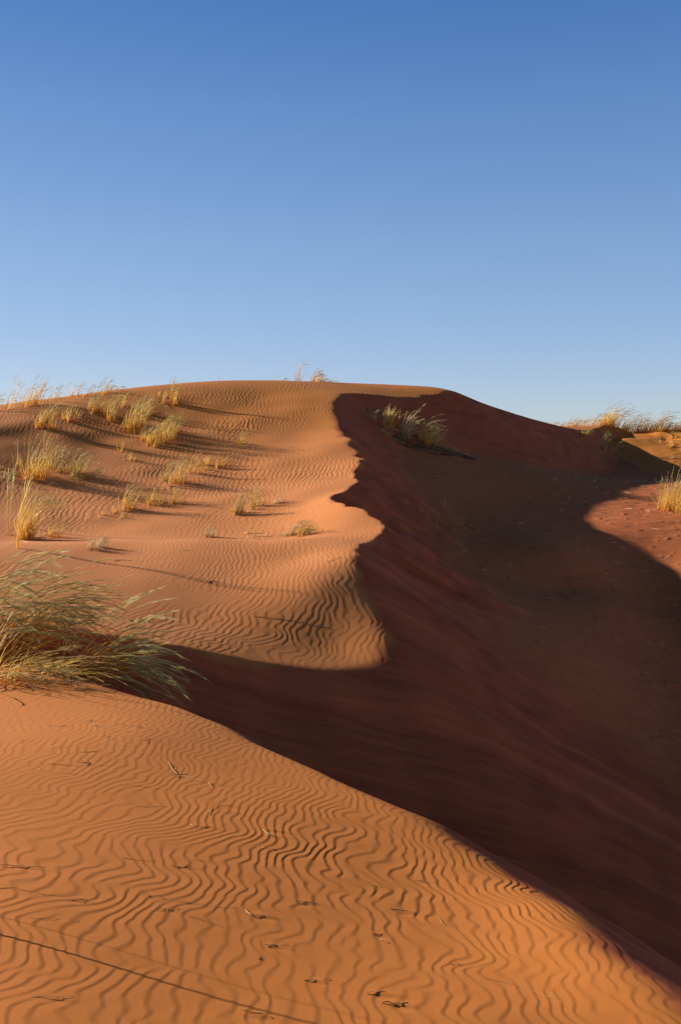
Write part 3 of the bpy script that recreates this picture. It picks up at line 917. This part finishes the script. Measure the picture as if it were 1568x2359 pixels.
clump(-230, 1000, 190, 1.32, .30, 72, 96, 9, 'tall grass clump at the left edge with the palest grey green plumes', hn=34, waz=-3)
clump(-120, 1120, 150, 1.2, .24, 62, 78, 8, 'grass clump at the left edge behind the golden arching one, plumes half way up', hn=28)
clump(10, 1060, 260, 1.42, .20, 60, 78, 7, 'grass clump arching right in a broad golden brown fan', hd='head', hn=26)
clump(110, 1120, 190, 1.30, .20, 52, 66, 7, 'grass clump with brown plumes below the golden brown fan', hd='head', hn=24, style='gold')
clump(430, 1255, 190, 1.35, .20, 40, 50, 8, 'dark green clump on the near crest with plumes reaching furthest right over the shadow', hn=30, waz=-4)
clump(480, 1275, 80, 1.15, .12, 22, 52, 6, 'lowest clump on the near crest drooping right into the shaded hollow', hn=34, waz=-14, wsp=.12)
clump(-60, 1270, 140, .95, .26, 34, 46, 9, 'low clump at the left edge on the near crest with pale straw plumes', hd='head', hn=26, style='gold')
clump(180, 1265, 120, .75, .30, 30, 44, 12, 'low straw coloured clump on the near crest in front of the taller ones', hd='head', hn=20, style='gold')

# dead stalks fallen round the foot of the bush
for x, y, n, rr, ln, lab in ((120, 1275, 60, .45, .3, 'dead stalks strewn on the near crest under the left half of the bush'),
                             (480, 1285, 50, .3, .25, 'dead stalks strewn on the near crest under the right end of the bush')):
    p = at(*z3(x, y))
    o = part('dead_stalks', ribbons(twigs(n, rr, ln, p), np.full(n, .004), False), 'twig', None, p)
    o['label'] = lab; o['category'] = 'dead grass'

# dry stalks and straws half buried in the rippled foreground (u, v of one end, length px, angle, label)
def z4(x, y): return x * .2229, 674 + y * .2229
def straw(pts, label, width=.004, mat='twig', forks=0, lift=.003, group=None, name='dry_stalk'):
    P0 = [at(*q_) for q_ in pts]
    b = P0[0].copy()
    k_ = 10
    S_ = spline([q_ for q_ in P0], max(2, k_ // (len(P0) - 1)))
    S_[:, 2] = cub(H, S_[:, 0], S_[:, 1]) + width * .4 + lift * np.sin(np.linspace(0, math.pi, len(S_)) * 1.6).clip(0)
    S_ += rng.standard_normal(S_.shape) * .002
    Ls = [S_ - b]
    for f_ in range(forks // 2):
        i_ = rng.integers(1, len(S_) - 2)
        st0 = S_[i_]; an = rng.uniform(-2.6, 1.2); ln = rng.uniform(.03, .08)
        e_ = np.array([st0 + np.array([math.cos(an), math.sin(an), 0]) * ln * t for t in np.linspace(0, 1, len(S_))])
        e_[:, 2] = cub(H, e_[:, 0], e_[:, 1]) + .006 + np.linspace(0, rng.uniform(0, .006), len(S_))
        Ls.append(e_ - b)
    P_ = np.array(Ls)
    # tubes (three sides) so that they cast and catch light from any side
    n, kk_, _ = P_.shape
    T = np.gradient(P_, axis=1); T /= np.linalg.norm(T, axis=2, keepdims=True) + 1e-9
    A_ = np.cross(T, [0, 0, 1.0]); A_ /= np.linalg.norm(A_, axis=2, keepdims=True) + 1e-9
    B_ = np.cross(A_, T)
    wd = width / 2 * np.linspace(1, .45, kk_)[None, :, None]
    rings = np.stack([P_ + wd * (A_ * math.cos(a_) + B_ * math.sin(a_)) for a_ in (math.pi / 2, math.pi * 7 / 6, math.pi * 11 / 6)], 2)
    V = rings.reshape(-1, 3)
    ii = np.arange(n * kk_ * 3).reshape(n, kk_, 3)
    q_ = np.concatenate([np.stack([ii[:, :-1, j], ii[:, :-1, (j + 1) % 3], ii[:, 1:, (j + 1) % 3], ii[:, 1:, j]], -1).reshape(-1, 4) for j in range(3)])
    al = np.repeat(np.tile(np.linspace(0, 1, kk_), n), 3); to = np.full(len(al), rng.random())
    o = part(name, (V, q_, al, to), mat, None, b)
    o['label'] = label; o['category'] = 'dry stalk'
    if group: o['group'] = group
    return o


ST = [
    ([(190, 225), (250, 238), (330, 232)], .006, 2, 'dry stalk lying highest left on the near dune beside a dark hollow'),
    ([(405, 205), (420, 228), (480, 248), (530, 262)], .006, 4, 'forked pale stalk lying below the bush, upper of the debris patch'),
    ([(520, 225), (600, 238), (640, 240)], .005, 4, 'brittle looped stalks at the right of the upper debris patch'),
    ([(450, 272), (470, 285), (515, 290)], .006, 4, 'short broken stalk at the lower left of the upper debris patch'),
    ([(615, 290), (640, 300), (680, 292)], .005, 4, 'small broken stalk just below the upper debris patch'),
    ([(640, 232), (670, 250), (720, 262)], .005, 1, 'thin stalk ending the upper debris patch on the right'),
    ([(95, 312), (105, 302), (145, 300)], .004, 0, 'tiny bent straw at the far left under the bush shadow'),
    ([(228, 325), (240, 335), (300, 330)], .006, 1, 'short stalk at the left end of an upper sand hollow'),
    ([(345, 395), (400, 402), (410, 404)], .010, 2, 'pale knobbly twig on the largest sand hollow'),
    ([(170, 428), (185, 432)], .005, 0, 'tiny pale straw left of the largest sand hollow'),
    ([(360, 352), (400, 350), (460, 346)], .005, 1, 'straw sunk along a small hollow above the knobbly twig'),
    ([(752, 398), (775, 430), (800, 455), (815, 462)], .008, 8, 'branching dry stalk standing out in the middle of the near dune'),
    ([(820, 455), (880, 480), (960, 495), (1010, 497)], .006, 2, 'long pale straw running right from the branching stalk'),
    ([(580, 585), (640, 597), (750, 594)], .004, 1, 'thin straight straw between two ripple fields on the left'),
    ([(935, 635), (945, 605), (990, 590), (1090, 596)], .004, 0, 'arched hair-thin straw curving over the ripples'),
    ([(990, 622), (1070, 628), (1170, 634)], .003, 0, 'hair-thin straight straw below the arched one'),
    ([(852, 675), (875, 690), (950, 684)], .006, 1, 'short pale stalk with a hooked left end'),
    ([(1178, 695), (1200, 722), (1232, 732)], .007, 2, 'bent pale stalk at the right of the near dune'),
    ([(1172, 780), (1190, 786), (1260, 790)], .005, 1, 'short stalk under the bent pale stalk'),
    ([(550, 828), (620, 838), (700, 842)], .004, 0, 'fine straw in the close-set ripples of the middle'),
    ([(765, 862), (830, 864), (870, 868)], .006, 0, 'dark straw below the close-set ripples'),
    ([(0, 862), (120, 866), (210, 868)], .006, 1, 'long stalk sunk in the sand at the left edge'),
    ([(0, 963), (70, 965), (160, 985), (260, 1000), (380, 1016)], .004, 0, 'long pale straw trailing from the left edge'),
    ([(625, 988), (660, 994), (740, 1002)], .005, 0, 'pale straw left of the long broken line of straw'),
    ([(720, 1012), (820, 1024), (950, 1042), (1090, 1056)], .004, 1, 'long broken line of straw across the lower middle'),
    ([(1100, 1062), (1125, 1085), (1180, 1090)], .008, 1, 'stout pale stalk stuck in the sand with a dark hollow behind'),
    ([(700, 1060), (760, 1055), (815, 1058)], .005, 0, 'straw on a small hollow left of the stout pale stalk'),
    ([(840, 1092), (900, 1105), (1000, 1140)], .004, 0, 'slanting straw under the stout pale stalk'),
    ([(130, 1096), (230, 1100), (350, 1106)], .003, 0, 'hair-thin straw above the stalk shadows at lower left'),
    ([(320, 1015), (360, 1018), (400, 1018)], .006, 0, 'dark straw beside the long pale trailing one'),
    ([(1185, 1220), (1230, 1219), (1290, 1216)], .006, 0, 'straw on a hollow at the lower right middle'),
    ([(145, 1450), (260, 1454), (350, 1450)], .004, 0, 'thin dark straw near the bottom left corner'),
    ([(1082, 1510), (1110, 1520), (1200, 1530), (1210, 1545)], .007, 0, 'pale stalk with a bright broken end at the bottom of the photo'),
    ([(1360, 1376), (1420, 1378), (1475, 1374)], .006, 0, 'short dark straw low on the near dune, right of the stalk shadows'),
    ([(1160, 1285), (1165, 1272)], .006, 0, 'tiny upright stub in the lower right middle'),
    ([(1320, 1022), (1370, 1024), (1420, 1030)], .007, 0, 'dark sunk stalk in the middle right ripples'),
]
for pts, wd, fk, lab in ST:
    straw([z4(*q_) for q_ in pts], lab, wd * .62, forks=fk)
def z5(x, y): return 324.6 + x * .22664, 674 + y * .22664
for pts, wd, fk, lab in [
    ([(0, 436), (12, 438), (25, 440)], .006, 1, 'pale straw on the lip of the near crest, upper one'),
    ([(330, 585), (380, 600), (440, 626), (458, 630)], .006, 0, 'pale straw on the lip of the near crest, lower one'),
    ([(200, 935), (250, 942), (292, 965)], .004, 0, 'light straw above the long dark stalk on the right'),
    ([(290, 1040), (340, 1046), (390, 1054)], .008, 1, 'long dark stalk in the right hand ripples'),
    ([(190, 1135), (215, 1150), (260, 1152)], .006, 1, 'stub with a dark hollow left of the slanting bright straw'),
    ([(230, 1165), (270, 1185), (310, 1200)], .005, 0, 'slanting bright straw in the lower right ripples'),
    ([(495, 1080), (520, 1105), (590, 1130)], .004, 1, 'thin bent straw right of the long dark stalk'),
    ([(700, 1345), (820, 1372), (960, 1420), (1100, 1470)], .004, 0, 'very long thin straw at the lower right'),
    ([(180, 1412), (240, 1405), (310, 1410)], .006, 1, 'stalk over the upper of two dark hollows at the bottom'),
    ([(250, 1455), (320, 1462), (365, 1452)], .009, 1, 'dark broken stick over the lower of two hollows at the bottom'),
    ([(395, 912), (430, 918), (470, 928)], .005, 0, 'short dark straw in the zigzag ripples on the right'),
    ([(540, 1284), (580, 1285), (600, 1284)], .005, 0, 'tiny dark straw above the very long thin one'),
]:
    straw([z5(*q_) for q_ in pts], lab, wd * .62, forks=fk)
for pts, wd, fk, lab in [
    ([(815, 925), (850, 915), (920, 920), (980, 940)], .009, 10, 'pale frayed stalk lying right of the bush on the middle dune'),
    ([(715, 545), (760, 540), (830, 546)], .012, 1, 'dark stalk lying on the hump right of the brush-like tuft'),
    ([(1290, 685), (1320, 672), (1380, 684)], .012, 3, 'looped twig beside the long stalk shadow on the middle dune'),
    ([(1115, 470), (1150, 478), (1190, 482)], .008, 0, 'pale straw on the top of the hump'),
]:
    straw([z3(*q_) for q_ in pts], lab, wd, forks=fk)
straw([(255, 617), (285, 620), (316, 625), (330, 629)], 'long dark stalk sunk in the middle dune above the shaded hollow', .007, forks=2)
straw([(327, 563), (343, 557)], 'pair of light straws near the right end of the hump, left one', .006)
straw([(322, 558), (332, 562)], 'pair of light straws near the right end of the hump, lower one', .006)

# small windblown litter on the floor of the hollow: nobody could count it
n = 1500
lx = rng.uniform(2.0, 11, n); ly_ = rng.uniform(12.5, 30, n)
fm = lin(floorm, lx, ly_); okk = (fm > .7) & (rng.random(n) < np.where((lx > 4.6) & (ly_ < 27), 1, .22))
lx, ly_ = lx[okk], ly_[okk]; n = len(lx)
az = rng.standard_normal(n) * .6 - .1; L = rng.uniform(.03, .16, n) * (1 + (ly_ > 18) * .4)
t = np.linspace(0, 1, 4)
Q = np.zeros((n, 4, 3))
for j in range(4):
    Q[:, j, 0] = lx + np.cos(az) * L * t[j]; Q[:, j, 1] = ly_ + np.sin(az) * L * t[j]
    Q[:, j, 2] = cub(H, Q[:, j, 0], Q[:, j, 1]) + .006 + .04 * rng.random(n) * t[j]
Q += rng.standard_normal(Q.shape) * .004
o = part('plant_litter', ribbons(Q, rng.uniform(.005, .011, n), False), 'twig')
o['kind'] = 'stuff'; o['label'] = 'scattered bits of dry grass on the floor of the hollow'; o['category'] = 'litter'

# grass just outside the left edge: only its stalk shadows reach into the photo
def shadow_stalk(u, v, length, label, curve=.12, n=1, spread=.03, wd=.006, back=1.0, away=0.0):
    """a leaning stalk whose shadow starts at picture point u,v"""
    q_ = at(u, v)
    b = q_ - np.array([sdir[0], sdir[1], 0]) * 0 + np.array([-1, 0, 0]) * 0
    hx = np.array([sdir[0], sdir[1]]); hx = hx / np.linalg.norm(hx)
    bb = np.array([q_[0] + hx[0] * back, q_[1] + hx[1] * back])
    p = np.array([bb[0], bb[1], ground(*bb)])
    o = root('grass_stalk', p, label, 'grass')
    k_ = 12
    t = np.linspace(0, 1, k_)
    P = np.zeros((n, k_, 3))
    for i_ in range(n):
        bx_, by_ = rng.standard_normal(2) * spread * (i_ > 0)
        P[i_, :, 0] = bx_ + curve * length * t ** 2 * (1 + .3 * i_); P[i_, :, 1] = by_ - .04 * length * t ** 2 * i_ + away * length * t
        P[i_, :, 2] = length * (t - .12 * t ** 2) * (1 - .07 * i_)
    part('stems', ribbons(P, np.full(n, wd), False), 'gold', o)
    part('seed_heads', heads(P, 16, .8, .08, .05, .003), 'head', o)
    return o


shadow_stalk(-10, 930, 1.25, 'tall grass stalk outside the left edge throwing the upper shadow line', back=.5, away=.8, wd=.004)
shadow_stalk(-10, 948, 1.15, 'stout grass stalk outside the left edge throwing the thick shadow line', n=1, back=.5, wd=.009, away=.8)
shadow_stalk(-10, 962, 1.0, 'thin grass stalk outside the left edge throwing the lowest shadow line', back=.6, wd=.005, away=.8)
shadow_stalk(*z3(560, 545), 1.35, 'tall stalk behind the bush throwing the long curved shadow on the middle dune', n=8, back=1.3, wd=.006, spread=.025, away=.05)
